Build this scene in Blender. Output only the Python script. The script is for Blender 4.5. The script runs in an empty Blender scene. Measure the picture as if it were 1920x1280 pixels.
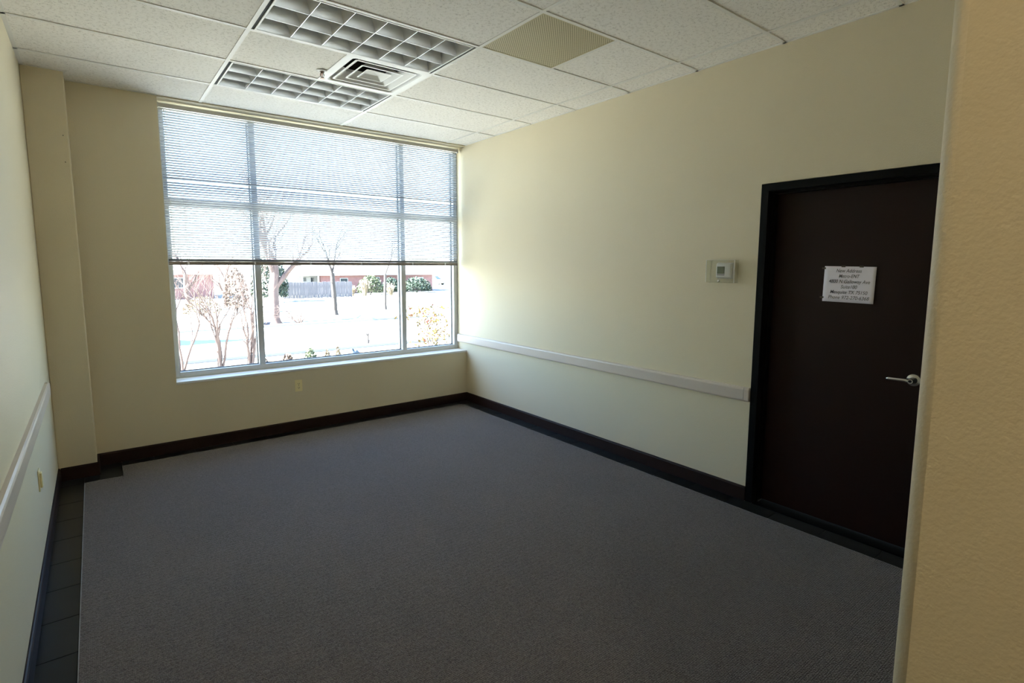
import bpy, math, random
from mathutils import Vector, Matrix

# ------------------------------------------------------------------ camera, sky, sun, exposure
scene = bpy.context.scene
col = scene.collection

CAM = (-3.4954, -5.3573, 1.6183)
PAN, PITCH, ROLL = 0.6562, 0.1151, 0.0021
FPX, SX, SY = 1005.554, -7.319, -25.146          # focal length and principal point offset in pixels
cam_data = bpy.data.cameras.new('camera')
cam_data.sensor_fit = 'HORIZONTAL'
cam_data.sensor_width = 36.0
cam_data.lens = FPX * 36.0 / 1920.0
cam_data.shift_x = -SX / 1920.0
cam_data.shift_y = SY / 1920.0
cam_data.clip_start = 0.02
cam_data.clip_end = 2000
cam = bpy.data.objects.new('camera', cam_data)
col.objects.link(cam)
fwd = Vector((math.sin(PAN) * math.cos(PITCH), math.cos(PAN) * math.cos(PITCH), -math.sin(PITCH)))
rgt = Vector((math.cos(PAN), -math.sin(PAN), 0))
upv = rgt.cross(fwd)
r2 = math.cos(ROLL) * rgt + math.sin(ROLL) * upv
u2 = -math.sin(ROLL) * rgt + math.cos(ROLL) * upv
m4 = Matrix((r2, u2, -fwd)).transposed().to_4x4()
m4.translation = CAM
cam.matrix_world = m4
scene.camera = cam

SKY_STRENGTH = 0.42
SUN_STRENGTH = 34.0
EXPOSURE = 1.88
ASSUMED_HALL_LAMP = 15.0  # glow of the assumed lamp behind the camera
world = bpy.data.worlds.new('sky')
scene.world = world
world.use_nodes = True
wn, wl = world.node_tree.nodes, world.node_tree.links
wn.clear()
w_out = wn.new('ShaderNodeOutputWorld')
w_bg = wn.new('ShaderNodeBackground')
w_tc = wn.new('ShaderNodeTexCoord')
w_sky = wn.new('ShaderNodeTexSky')
w_sky.sky_type = 'NISHITA'
w_sky.sun_disc = False
w_sky.sun_elevation = math.radians(40)
w_sky.sun_rotation = math.radians(-78)
w_sky.dust_density = 0.4
w_sky.ozone_density = 3.0
w_noise = wn.new('ShaderNodeTexNoise')
w_noise.inputs['Scale'].default_value = 3.2
w_noise.inputs['Detail'].default_value = 5.0
w_cr = wn.new('ShaderNodeValToRGB')
w_cr.color_ramp.elements[0].position = 0.54
w_cr.color_ramp.elements[1].position = 0.72
w_mix = wn.new('ShaderNodeMix')
w_mix.data_type = 'RGBA'
w_mix.inputs['B'].default_value = (4.0, 4.6, 5.2, 1)
wl.new(w_tc.outputs['Generated'], w_noise.inputs['Vector'])
wl.new(w_noise.outputs['Fac'], w_cr.inputs[0])
wl.new(w_cr.outputs['Color'], w_mix.inputs['Factor'])
wl.new(w_sky.outputs['Color'], w_mix.inputs['A'])
wl.new(w_mix.outputs['Result'], w_bg.inputs['Color'])
w_bg.inputs['Strength'].default_value = SKY_STRENGTH
wl.new(w_bg.outputs[0], w_out.inputs[0])

sun_data = bpy.data.lights.new('sun', 'SUN')
sun_data.energy = SUN_STRENGTH
sun_data.angle = math.radians(0.6)
sun_data.color = (1.0, 0.975, 0.94)
sun = bpy.data.objects.new('sun', sun_data)
col.objects.link(sun)
SUN_AZ, SUN_EL = math.radians(12), math.radians(40)   # from the left, a little beyond the facade line
to_sun = Vector((-math.cos(SUN_AZ) * math.cos(SUN_EL), math.sin(SUN_AZ) * math.cos(SUN_EL), math.sin(SUN_EL)))
sun.rotation_euler = to_sun.to_track_quat('Z', 'Y').to_euler()
sun.location = (-20, 10, 30)

scene.view_settings.view_transform = 'Standard'
scene.view_settings.look = 'None'
scene.view_settings.gamma = 1.0
scene.view_settings.use_curve_mapping = False
scene.view_settings.exposure = EXPOSURE
scene.cycles.max_bounces = 14
scene.cycles.diffuse_bounces = 9
scene.cycles.transparent_max_bounces = 16
scene.cycles.use_denoising = True

# ------------------------------------------------------------------ materials
def new_mat(name):
    m = bpy.data.materials.new(name)
    m.use_nodes = True
    n = m.node_tree.nodes
    return m, n, m.node_tree.links, n['Principled BSDF']

def mat(name, color, rough=0.5, metal=0.0, spec=0.5, bump=0.0, scale=50.0, var=0.0, vscale=4.0, coat=0.0, detail=3.0, bdist=0.002):
    m, n, l, b = new_mat(name)
    c = tuple(color) + (1,)
    b.inputs['Base Color'].default_value = c
    b.inputs['Roughness'].default_value = rough
    b.inputs['Metallic'].default_value = metal
    b.inputs['Specular IOR Level'].default_value = spec
    if coat: b.inputs['Coat Weight'].default_value = coat
    tc = n.new('ShaderNodeTexCoord')
    if var:
        no = n.new('ShaderNodeTexNoise'); no.inputs['Scale'].default_value = vscale; no.inputs['Detail'].default_value = 4
        hs = n.new('ShaderNodeMapRange'); hs.inputs['To Min'].default_value = 1 - var; hs.inputs['To Max'].default_value = 1 + var
        mx = n.new('ShaderNodeMix'); mx.data_type = 'RGBA'; mx.blend_type = 'MULTIPLY'; mx.inputs['Factor'].default_value = 1
        mx.inputs['A'].default_value = c
        l.new(tc.outputs['Object'], no.inputs['Vector']); l.new(no.outputs['Fac'], hs.inputs['Value'])
        l.new(hs.outputs['Result'], mx.inputs['B']); l.new(mx.outputs['Result'], b.inputs['Base Color'])
    if bump:
        nb = n.new('ShaderNodeTexNoise'); nb.inputs['Scale'].default_value = scale; nb.inputs['Detail'].default_value = detail
        bp = n.new('ShaderNodeBump'); bp.inputs['Strength'].default_value = bump; bp.inputs['Distance'].default_value = bdist
        l.new(tc.outputs['Object'], nb.inputs['Vector']); l.new(nb.outputs['Fac'], bp.inputs['Height'])
        l.new(bp.outputs['Normal'], b.inputs['Normal'])
    return m

M = {}
M['wall'] = mat('wall_paint', (0.70, 0.625, 0.455), 0.55, spec=0.3, bump=0.25, scale=150, detail=2, var=0.03, vscale=1.2, bdist=0.004)
M['sill'] = mat('sill_paint', (0.80, 0.80, 0.78), 0.35, var=0.03)
M['base'] = mat('espresso_baseboard', (0.022, 0.0115, 0.009), 0.5, spec=0.15, var=0.3, vscale=9, bump=0.1, scale=40)
M['black_metal'] = mat('black_frame_paint', (0.003, 0.0033, 0.003), 0.5, spec=0.12, var=0.2)
M['door'] = mat('espresso_door', (0.016, 0.0052, 0.0036), 0.45, spec=0.25, var=0.25, vscale=3)
M['rail'] = mat('rail_vinyl', (0.62, 0.54, 0.47), 0.38, bump=0.1, scale=300, var=0.02)
M['white_metal'] = mat('white_enamel', (0.80, 0.79, 0.76), 0.4, var=0.02)
M['tee'] = mat('tee_enamel', (0.80, 0.78, 0.74), 0.45, var=0.02)
M['frame_alu'] = mat('window_frame_paint', (0.55, 0.56, 0.56), 0.4, var=0.03, vscale=10)
M['gasket'] = mat('dark_gasket', (0.02, 0.025, 0.03), 0.5, var=0.1)
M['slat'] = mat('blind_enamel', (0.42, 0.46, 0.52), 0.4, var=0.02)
M['rail_blind'] = mat('blind_rail_enamel', (0.62, 0.61, 0.58), 0.4, var=0.02)
M['cord'] = mat('cord', (0.75, 0.76, 0.78), 0.8, var=0.05)
M['chrome'] = mat('satin_chrome', (0.62, 0.62, 0.62), 0.25, 1.0, var=0.04)
M['bronze'] = mat('sprinkler_bronze', (0.22, 0.15, 0.10), 0.35, 0.9, var=0.05)
M['louver'] = mat('louver_aluminium', (0.78, 0.79, 0.80), 0.38, 0.85, var=0.02)
M['reflector'] = mat('white_reflector', (0.85, 0.85, 0.83), 0.5, var=0.02)
M['tube'] = mat('lamp_tube', (0.9, 0.9, 0.88), 0.3, var=0.02)
M['gap'] = mat('black_gap', (0.006, 0.006, 0.006), 0.8, var=0.2)
M['ivory'] = mat('ivory_plastic', (0.86, 0.76, 0.44), 0.35, var=0.02)
M['tstat'] = mat('white_plastic', (0.80, 0.78, 0.80), 0.4, var=0.02)
M['lcd'] = mat('lcd_glass', (0.17, 0.20, 0.15), 0.2, var=0.1, vscale=80)
M['paper'] = mat('paper', (0.90, 0.86, 0.95), 0.8, bump=0.15, scale=14, var=0.03, vscale=10)
M['ink'] = mat('ink', (0.10, 0.09, 0.10), 0.8, var=0.2, vscale=60)
M['tape'] = mat('tape', (0.12, 0.10, 0.08), 0.25, var=0.1)
M['grout'] = mat('grout', (0.09, 0.09, 0.09), 0.8, var=0.2, vscale=30)
M['strip'] = mat('edge_strip', (0.30, 0.31, 0.32), 0.5, var=0.5, vscale=14)
M['slab'] = mat('plenum_slab', (0.25, 0.25, 0.25), 0.9, var=0.1)
M['bulb'] = mat('sprinkler_bulb', (0.3, 0.03, 0.02), 0.2, var=0.1)
M['concrete'] = mat('road_concrete', (0.27, 0.27, 0.275), 0.9, var=0.1, vscale=0.6)
M['lawn'] = mat('winter_lawn', (0.235, 0.225, 0.190), 0.95, var=0.25, vscale=0.8, bump=0.4, scale=20, bdist=0.02)
M['curb'] = mat('curb_concrete', (0.21, 0.21, 0.21), 0.9, var=0.1)
M['bark'] = mat('pale_bark', (0.135, 0.090, 0.075), 0.9, var=0.3, vscale=6, bump=0.5, scale=20, bdist=0.02)
M['bark2'] = mat('grey_bark', (0.055, 0.045, 0.040), 0.9, var=0.3, vscale=6, bump=0.5, scale=20, bdist=0.02)
M['leaf_green'] = mat('green_leaf', (0.080, 0.095, 0.048), 0.6, var=0.35, vscale=5)
M['leaf_dark'] = mat('dark_leaf', (0.032, 0.050, 0.032), 0.6, var=0.35, vscale=5)
M['leaf_yellow'] = mat('yellow_leaf', (0.115, 0.075, 0.010), 0.6, var=0.4, vscale=8)
M['leaf_orange'] = mat('orange_leaf', (0.12, 0.028, 0.012), 0.6, var=0.4, vscale=8)
M['leaf_brown'] = mat('brown_leaf', (0.115, 0.080, 0.060), 0.7, var=0.4, vscale=5)
M['straw'] = mat('straw_grass', (0.20, 0.155, 0.10), 0.8, var=0.2, vscale=5)
M['fence'] = mat('weathered_wood', (0.135, 0.125, 0.135), 0.85, var=0.3, vscale=1.3, bump=0.3, scale=14)
M['brick'] = mat('brick_wall', (0.22, 0.115, 0.11), 0.9, var=0.3, vscale=3, bump=0.4, scale=12, bdist=0.02)
M['siding'] = mat('pale_siding', (0.40, 0.40, 0.40), 0.8, var=0.04)
M['shingle'] = mat('pale_roof', (0.50, 0.47, 0.45), 0.9, var=0.15, vscale=3, bump=0.4, scale=10, bdist=0.02)
M['win_dark'] = mat('house_glass', (0.04, 0.05, 0.06), 0.1, var=0.1)
M['car_paint'] = mat('white_car_paint', (0.75, 0.75, 0.76), 0.25, coat=0.5, var=0.02)
M['rubber'] = mat('tyre_rubber', (0.02, 0.02, 0.02), 0.8, var=0.1)
M['rock'] = mat('pale_rock', (0.065, 0.085, 0.105), 0.9, var=0.3, vscale=3, bump=0.6, scale=5, bdist=0.05)
M['util'] = mat('utility_box_paint', (0.05, 0.055, 0.08), 0.6, var=0.1)
M['stucco'] = mat('outside_stucco', (0.45, 0.42, 0.36), 0.9, var=0.1, bump=0.3, scale=60)

# clear glass: thin pane, light passes straight through, glancing reflection
def thin_glass(name, tint, refl):
    m = bpy.data.materials.new(name); m.use_nodes = True
    n, l = m.node_tree.nodes, m.node_tree.links
    n.clear()
    o = n.new('ShaderNodeOutputMaterial'); t = n.new('ShaderNodeBsdfTransparent'); g = n.new('ShaderNodeBsdfGlossy')
    f = n.new('ShaderNodeLayerWeight'); mx = n.new('ShaderNodeMixShader'); p = n.new('ShaderNodeMath'); k = n.new('ShaderNodeMath')
    f.inputs['Blend'].default_value = 0.5
    p.operation = 'POWER'; p.inputs[1].default_value = 5.0          # Schlick: base + (1 - base) * (1 - cos)^5
    k.operation = 'MULTIPLY_ADD'; k.inputs[1].default_value = 0.5 * refl; k.inputs[2].default_value = 0.02 * refl
    t.inputs['Color'].default_value = tint + (1,)
    g.inputs['Roughness'].default_value = 0.02
    l.new(f.outputs['Facing'], p.inputs[0]); l.new(p.outputs[0], k.inputs[0]); l.new(k.outputs[0], mx.inputs[0])
    l.new(t.outputs[0], mx.inputs[1]); l.new(g.outputs[0], mx.inputs[2]); l.new(mx.outputs[0], o.inputs['Surface'])
    return m
M['glass'] = thin_glass('window_glass', (0.925, 0.97, 0.985), 0.8)
M['clear'] = thin_glass('clear_plastic', (0.93, 0.94, 0.92), 1.4)

# carpet: low loop pile in diagonal ribs
def carpet_mat():
    m, n, l, b = new_mat('loop_carpet')
    tc = n.new('ShaderNodeTexCoord')
    mp = n.new('ShaderNodeMapping'); mp.inputs['Rotation'].default_value = (0, 0, math.radians(0)); mp.inputs['Scale'].default_value = (1, 1.0, 1)
    vo = n.new('ShaderNodeTexVoronoi'); vo.inputs['Scale'].default_value = 150; vo.inputs['Randomness'].default_value = 0.55
    wv = n.new('ShaderNodeTexWave'); wv.inputs['Scale'].default_value = 36; wv.inputs['Distortion'].default_value = 3.0
    wv.inputs['Detail'].default_value = 2; wv.bands_direction = 'Y'
    no = n.new('ShaderNodeTexNoise'); no.inputs['Scale'].default_value = 1.1; no.inputs['Detail'].default_value = 5
    nf = n.new('ShaderNodeTexNoise'); nf.inputs['Scale'].default_value = 190; nf.inputs['Detail'].default_value = 2
    ad = n.new('ShaderNodeMath'); ad.operation = 'MULTIPLY'; ad.inputs[1].default_value = 0.35
    sb = n.new('ShaderNodeMath'); sb.operation = 'SUBTRACT'
    cr = n.new('ShaderNodeValToRGB')
    cr.color_ramp.elements[0].position = 0.25; cr.color_ramp.elements[0].color = (0.046, 0.039, 0.037, 1)
    cr.color_ramp.elements[1].position = 0.75; cr.color_ramp.elements[1].color = (0.195, 0.168, 0.158, 1)
    mx = n.new('ShaderNodeMix'); mx.data_type = 'RGBA'; mx.blend_type = 'MULTIPLY'; mx.inputs['Factor'].default_value = 1
    mr = n.new('ShaderNodeMapRange'); mr.inputs['To Min'].default_value = 0.8; mr.inputs['To Max'].default_value = 1.2
    bp = n.new('ShaderNodeBump'); bp.inputs['Strength'].default_value = 0.9; bp.inputs['Distance'].default_value = 0.004
    l.new(tc.outputs['Object'], mp.inputs[0])
    for t in (vo, wv, no, nf): l.new(mp.outputs[0], t.inputs['Vector'])
    l.new(wv.outputs['Fac'], ad.inputs[0]); l.new(vo.outputs['Distance'], sb.inputs[1]); l.new(ad.outputs[0], sb.inputs[0])
    l.new(nf.outputs['Fac'], cr.inputs[0]); l.new(cr.outputs[0], mx.inputs['A'])
    l.new(no.outputs['Fac'], mr.inputs['Value']); l.new(mr.outputs[0], mx.inputs['B'])
    l.new(mx.outputs['Result'], b.inputs['Base Color'])
    l.new(sb.outputs[0], bp.inputs['Height']); l.new(bp.outputs[0], b.inputs['Normal'])
    b.inputs['Roughness'].default_value = 0.85
    b.inputs['Specular IOR Level'].default_value = 0.25
    b.inputs['Sheen Weight'].default_value = 0.25
    b.inputs['Sheen Roughness'].default_value = 0.4
    return m
M['carpet'] = carpet_mat()

# polished black border tile
def tile_mat():
    m, n, l, b = new_mat('black_tile')
    tc = n.new('ShaderNodeTexCoord'); no = n.new('ShaderNodeTexNoise'); no.inputs['Scale'].default_value = 9; no.inputs['Detail'].default_value = 6
    cr = n.new('ShaderNodeValToRGB')
    cr.color_ramp.elements[0].color = (0.004, 0.005, 0.006, 1); cr.color_ramp.elements[1].color = (0.016, 0.018, 0.019, 1)
    l.new(tc.outputs['Object'], no.inputs['Vector']); l.new(no.outputs['Fac'], cr.inputs[0]); l.new(cr.outputs[0], b.inputs['Base Color'])
    b.inputs['Roughness'].default_value = 0.30
    b.inputs['Specular IOR Level'].default_value = 0.28
    return m
M['tile'] = tile_mat()

# acoustic ceiling tile: short dark fissures and pin holes
def acoustic_mat():
    m, n, l, b = new_mat('acoustic_tile')
    tc = n.new('ShaderNodeTexCoord'); oi = n.new('ShaderNodeObjectInfo')
    of = n.new('ShaderNodeVectorMath'); of.operation = 'SCALE'; of.inputs['Scale'].default_value = 1.0
    ad = n.new('ShaderNodeVectorMath'); ad.operation = 'ADD'
    cb = n.new('ShaderNodeCombineXYZ')
    ml = n.new('ShaderNodeMath'); ml.operation = 'MULTIPLY'; ml.inputs[1].default_value = 37.0
    l.new(oi.outputs['Random'], ml.inputs[0]); l.new(ml.outputs[0], cb.inputs[0]); l.new(ml.outputs[0], cb.inputs[1])
    l.new(tc.outputs['Object'], ad.inputs[0]); l.new(cb.outputs[0], ad.inputs[1])
    # warp + noise gives worm-like fissures
    n1 = n.new('ShaderNodeTexNoise'); n1.inputs['Scale'].default_value = 75; n1.inputs['Detail'].default_value = 1.0; n1.inputs['Distortion'].default_value = 1.6
    ab = n.new('ShaderNodeMath'); ab.operation = 'SUBTRACT'; ab.inputs[1].default_value = 0.5
    aa = n.new('ShaderNodeMath'); aa.operation = 'ABSOLUTE'
    lt = n.new('ShaderNodeMapRange'); lt.inputs['From Min'].default_value = 0.012; lt.inputs['From Max'].default_value = 0.035
    n2 = n.new('ShaderNodeTexNoise'); n2.inputs['Scale'].default_value = 48; n2.inputs['Detail'].default_value = 1.0
    gt = n.new('ShaderNodeMapRange'); gt.inputs['From Min'].default_value = 0.50; gt.inputs['From Max'].default_value = 0.56
    gt.inputs['To Min'].default_value = 1.0; gt.inputs['To Max'].default_value = 0.0
    mxm = n.new('ShaderNodeMath'); mxm.operation = 'MAXIMUM'
    for t in (n1, n2): l.new(ad.outputs[0], t.inputs['Vector'])
    l.new(n1.outputs['Fac'], ab.inputs[0]); l.new(ab.outputs[0], aa.inputs[0]); l.new(aa.outputs[0], lt.inputs['Value'])
    l.new(n2.outputs['Fac'], gt.inputs['Value'])
    l.new(lt.outputs[0], mxm.inputs[0]); l.new(gt.outputs[0], mxm.inputs[1])
    mx = n.new('ShaderNodeMix'); mx.data_type = 'RGBA'
    mx.inputs['A'].default_value = (0.50, 0.46, 0.40, 1); mx.inputs['B'].default_value = (0.90, 0.865, 0.81, 1)
    l.new(mxm.outputs[0], mx.inputs['Factor']); l.new(mx.outputs['Result'], b.inputs['Base Color'])
    bp = n.new('ShaderNodeBump'); bp.inputs['Strength'].default_value = 0.5; bp.inputs['Distance'].default_value = 0.002
    l.new(mxm.outputs[0], bp.inputs['Height']); l.new(bp.outputs[0], b.inputs['Normal'])
    b.inputs['Roughness'].default_value = 0.95; b.inputs['Specular IOR Level'].default_value = 0.1
    return m
M['acoustic'] = acoustic_mat()

# perforated return-air panel: rows of staggered round holes
def perf_mat():
    m, n, l, b = new_mat('perforated_panel')
    tc = n.new('ShaderNodeTexCoord'); sp = n.new('ShaderNodeSeparateXYZ')
    l.new(tc.outputs['Object'], sp.inputs[0])
    P = 0.0125
    def math_(op, a, bb=None):
        k = n.new('ShaderNodeMath'); k.operation = op
        for i, v in enumerate((a, bb)):
            if v is None: continue
            if isinstance(v, (int, float)): k.inputs[i].default_value = v
            else: l.new(v, k.inputs[i])
        return k.outputs[0]
    a = math_('MULTIPLY', math_('ADD', sp.outputs['X'], sp.outputs['Y']), 0.7071 / P)
    c = math_('MULTIPLY', math_('SUBTRACT', sp.outputs['X'], sp.outputs['Y']), 0.7071 / P)
    fa = math_('SUBTRACT', math_('FRACT', math_('ADD', a, 100.0)), 0.5)
    fc = math_('SUBTRACT', math_('FRACT', math_('ADD', c, 100.0)), 0.5)
    d = math_('ADD', math_('MULTIPLY', fa, fa), math_('MULTIPLY', fc, fc))
    hole = math_('LESS_THAN', d, 0.085)
    mx = n.new('ShaderNodeMix'); mx.data_type = 'RGBA'
    mx.inputs['A'].default_value = (0.60, 0.53, 0.34, 1); mx.inputs['B'].default_value = (0.12, 0.10, 0.055, 1)
    l.new(hole, mx.inputs['Factor']); l.new(mx.outputs['Result'], b.inputs['Base Color'])
    b.inputs['Roughness'].default_value = 0.5
    return m
M['perf'] = perf_mat()

# ------------------------------------------------------------------ mesh helpers
class MB:
    def __init__(s): s.v, s.f = [], []
    def add(s, verts, faces):
        o = len(s.v); s.v += [tuple(p) for p in verts]; s.f += [tuple(o + i for i in f) for f in faces]; return s
    def box(s, x0, x1, y0, y1, z0, z1):
        v = [(x0, y0, z0), (x1, y0, z0), (x1, y1, z0), (x0, y1, z0), (x0, y0, z1), (x1, y0, z1), (x1, y1, z1), (x0, y1, z1)]
        return s.add(v, [(0, 3, 2, 1), (4, 5, 6, 7), (0, 1, 5, 4), (1, 2, 6, 5), (2, 3, 7, 6), (3, 0, 4, 7)])
    def prism(s, prof, axis, a, b):
        """prof: counter-clockwise list of 2D points; extruded along axis from a to b"""
        n = len(prof)
        def p(q, t):
            if axis == 'x': return (t, q[0], q[1])
            if axis == 'y': return (q[0], t, q[1])
            return (q[0], q[1], t)
        v = [p(q, a) for q in prof] + [p(q, b) for q in prof]
        f = [tuple(range(n - 1, -1, -1)), tuple(range(n, 2 * n))]
        f += [(i, (i + 1) % n, n + (i + 1) % n, n + i) for i in range(n)]
        return s.add(v, f)
    def tube(s, pts, rads, n=8, caps=True):
        pts = [Vector(p) for p in pts]
        rings = []
        for i, p in enumerate(pts):
            d = (pts[min(i + 1, len(pts) - 1)] - pts[max(i - 1, 0)])
            if d.length < 1e-9: d = Vector((0, 0, 1))
            d.normalize()
            a = d.cross(Vector((0.31, 0.17, 0.93)) if abs(d.z) < 0.9 else Vector((1, 0, 0))).normalized()
            b = d.cross(a)
            r = rads[i] if isinstance(rads, (list, tuple)) else rads
            rings.append([p + (a * math.cos(2 * math.pi * k / n) + b * math.sin(2 * math.pi * k / n)) * r for k in range(n)])
        v = [q for r in rings for q in r]; f = []
        for i in range(len(rings) - 1):
            for k in range(n):
                f.append((i * n + k, i * n + (k + 1) % n, (i + 1) * n + (k + 1) % n, (i + 1) * n + k))
        if caps:
            f.append(tuple(range(n - 1, -1, -1))); f.append(tuple((len(rings) - 1) * n + k for k in range(n)))
        return s.add(v, f)
    def lathe(s, prof, c, axis='z', n=24):
        """prof: list of (radius, height) along axis from point c"""
        v, f = [], []
        for r, h in prof:
            for k in range(n):
                a = 2 * math.pi * k / n; x, y = r * math.cos(a), r * math.sin(a)
                q = {'z': (x, y, h), 'x': (h, x, y), 'y': (y, h, x)}[axis]
                v.append((c[0] + q[0], c[1] + q[1], c[2] + q[2]))
        m = len(prof)
        for i in range(m - 1):
            for k in range(n):
                f.append((i * n + k, i * n + (k + 1) % n, (i + 1) * n + (k + 1) % n, (i + 1) * n + k))
        f.append(tuple(range(n - 1, -1, -1))); f.append(tuple((m - 1) * n + k for k in range(n)))
        return s.add(v, f)
    def mesh(s, name, material, smooth=False):
        me = bpy.data.meshes.new(name); me.from_pydata(s.v, [], s.f); me.materials.append(material)
        if smooth:
            for p in me.polygons: p.use_smooth = True
        me.update(); return me
    def build(s, name, material, parent=None, smooth=False, bevel=0.0, seg=2, loc=None):
        o = bpy.data.objects.new(name, s.mesh(name, material, smooth)); col.objects.link(o)
        if parent: o.parent = parent
        if loc: o.location = loc
        if bevel:
            b = o.modifiers.new('bevel', 'BEVEL'); b.width = bevel; b.segments = seg; b.limit_method = 'ANGLE'
        return o

def place(name, me, parent=None, loc=(0, 0, 0)):
    o = bpy.data.objects.new(name, me); col.objects.link(o)
    if parent: o.parent = parent
    o.location = loc
    return o

def tag(o, label, cat, group=None, kind=None):
    o['label'] = label; o['category'] = cat
    if group: o['group'] = group
    if kind: o['kind'] = kind
    return o

def empty(name, loc, label, cat, group=None, rz=0.0):
    o = bpy.data.objects.new(name, None); col.objects.link(o); o.location = loc; o.rotation_euler = (0, 0, rz)
    o.empty_display_size = 0.1
    return tag(o, label, cat, group)

def struct(o, label, cat):
    return tag(o, label, cat, kind='structure')

# ------------------------------------------------------------------ room dimensions
H = 2.992            # ceiling grid
W = 3.804            # room width, right wall x = 0, left wall x = -W
PX, PD = -3.570, 0.2275      # pilaster: right edge, depth
WL = -2.989          # window opening left edge
ZS = 0.613           # sill
NY0, NY1 = -5.105, -5.330    # near wall faces (room side, hall side)
NX = -2.529          # end of the near wall (opening to its left)
HALL = -8.2
D0, D1, DZ = -3.533, -4.537, 2.148   # door frame outside: y, y, top
T = 0.6096
GX = [-0.2405, -0.2405 - 2 * T, -0.2405 - 4 * T]
GY0 = -0.5804

# ------------------------------------------------------------------ shell
b = MB()
b.box(-W - 0.12, 0.14, HALL, 0.30, -0.20, -0.006)
floor = struct(b.build('floor', M['grout']), 'dark floor slab under the carpet and black tile border', 'floor')

# carpet with a notch around the pilaster
CX0, CX1, CY1 = -3.650, -0.153, -0.128
NOX, NOY = -3.415, -0.382
b = MB()
b.prism([(CX0, -5.6), (CX1, -5.6), (CX1, CY1), (NOX, CY1), (NOX, NOY), (CX0, NOY)], 'z', -0.006, 0.003)
b.build('carpet', M['carpet'], floor)
b = MB().box(CX0 - 0.0035, CX0, -5.6, NOY, -0.006, 0.0035)
b.build('edge_strip', M['strip'], floor)
b = MB().box(CX1, CX1 + 0.0025, -5.6, CY1, -0.006, 0.003)
b.build('edge_strip', M['strip'], floor)
# hall floor
b = MB().box(-W, 0, HALL, -5.603, -0.006, 0.003)
b.build('hall_carpet', M['carpet'], floor)

JG = 0.0030
tile_cache = {}
def border_tile(x0, x1, y0, y1):
    sx, sy = round(x1 - x0 - JG, 4), round(y1 - y0 - JG, 4)
    if (sx, sy) not in tile_cache:
        q = MB(); e = 0.0012
        q.add([(-sx/2, -sy/2, -.008), (sx/2, -sy/2, -.008), (sx/2, sy/2, -.008), (-sx/2, sy/2, -.008),
               (-sx/2, -sy/2, -e), (sx/2, -sy/2, -e), (sx/2, sy/2, -e), (-sx/2, sy/2, -e),
               (-sx/2+e, -sy/2+e, 0), (sx/2-e, -sy/2+e, 0), (sx/2-e, sy/2-e, 0), (-sx/2+e, sy/2-e, 0)],
              [(0, 1, 5, 4), (1, 2, 6, 5), (2, 3, 7, 6), (3, 0, 4, 7), (4, 5, 9, 8), (5, 6, 10, 9), (6, 7, 11, 10), (7, 4, 8, 11), (8, 9, 10, 11), (3, 2, 1, 0)])
        tile_cache[(sx, sy)] = q.mesh('border_tile', M['tile'])
    place('border_tile', tile_cache[(sx, sy)], floor, ((x0 + x1) / 2, (y0 + y1) / 2, 0.0))
TL = 0.3040
# right border (joints measured at y = -3.76, -4.06, -4.36)
y = -3.757 + TL * 12
ys = [t for t in [y - TL * k for k in range(0, 22)] if t < -0.14]
ys = [-0.13] + ys
for i in range(len(ys) - 1):
    if ys[i + 1] > -5.55: border_tile(CX1 + 0.0025, -0.012, ys[i + 1], ys[i])
# window-wall border
xs = [-0.012 - 0.141]
x = xs[0]
while x - TL > NOX: x -= TL; xs.append(x)
xs.append(NOX)
border_tile(CX1, -0.012, CY1, -0.012)
for i in range(len(xs) - 1): border_tile(xs[i + 1], xs[i], CY1, -0.012)
border_tile(PX + 0.012, NOX, CY1, -0.012)
border_tile(PX + 0.012, NOX, NOY, CY1)
border_tile(-W + 0.012, CX0 - 0.0035, NOY, -PD - 0.012)
border_tile(CX0 - 0.0035, PX + 0.012, NOY, -PD - 0.012)
# left border (joints measured at y = -1.66, -1.985, -2.29, -2.60)
yl = [NOY, -0.75, -1.054, -1.358] + [-1.675 - 0.307 * k for k in range(0, 13)]
for i in range(len(yl) - 1): border_tile(-W + 0.012, CX0 - 0.0035, yl[i + 1], yl[i])

# right wall with door opening
b = MB()
b.box(0, 0.14, D0 + 0.004, 0.30, -0.02, 3.3)
b.box(0, 0.14, HALL, D1 - 0.004, -0.02, 3.3)
b.box(0, 0.14, D1 - 0.004, D0 + 0.004, DZ + 0.004, 3.3)
wall_right = struct(b.build('wall_right', M['wall']), 'long cream painted right wall with the dark door', 'wall')

# window wall
b = MB()
b.box(-W - 0.12, WL, 0, 0.30, -0.02, 3.3)
b.box(WL, 0, 0, 0.30, -0.02, ZS - 0.02)
b.box(WL, 0, 0, 0.30, 2.984, 3.3)
wall_window = struct(b.build('wall_window', M['wall']), 'cream window wall around the wide blind-covered window', 'wall')
b = MB().box(-W, PX, -PD, 0, 0, 3.0)
pil = b.build('pilaster', M['wall'], wall_window, bevel=0.006)
for z in (2.547, 2.36):
    b = MB().lathe([(0.004, 0), (0.004, 0.002), (0.002, 0.003)], (-3.60, -PD - 0.0, z), 'y', 8)
    o = b.build('screw_hole', M['gap'], pil)
    o.scale = (1, 1, 1)
b = MB().box(WL - 0.002, 0.0, -0.004, 0.20, ZS - 0.02, ZS)
b.build('window_sill', M['sill'], wall_window, bevel=0.003)

b = MB().box(-W - 0.12, -W, HALL, 0.0, -0.02, 3.3)
wall_left = struct(b.build('wall_left', M['wall']), 'cream left wall seen edge-on beside the camera', 'wall')

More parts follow.
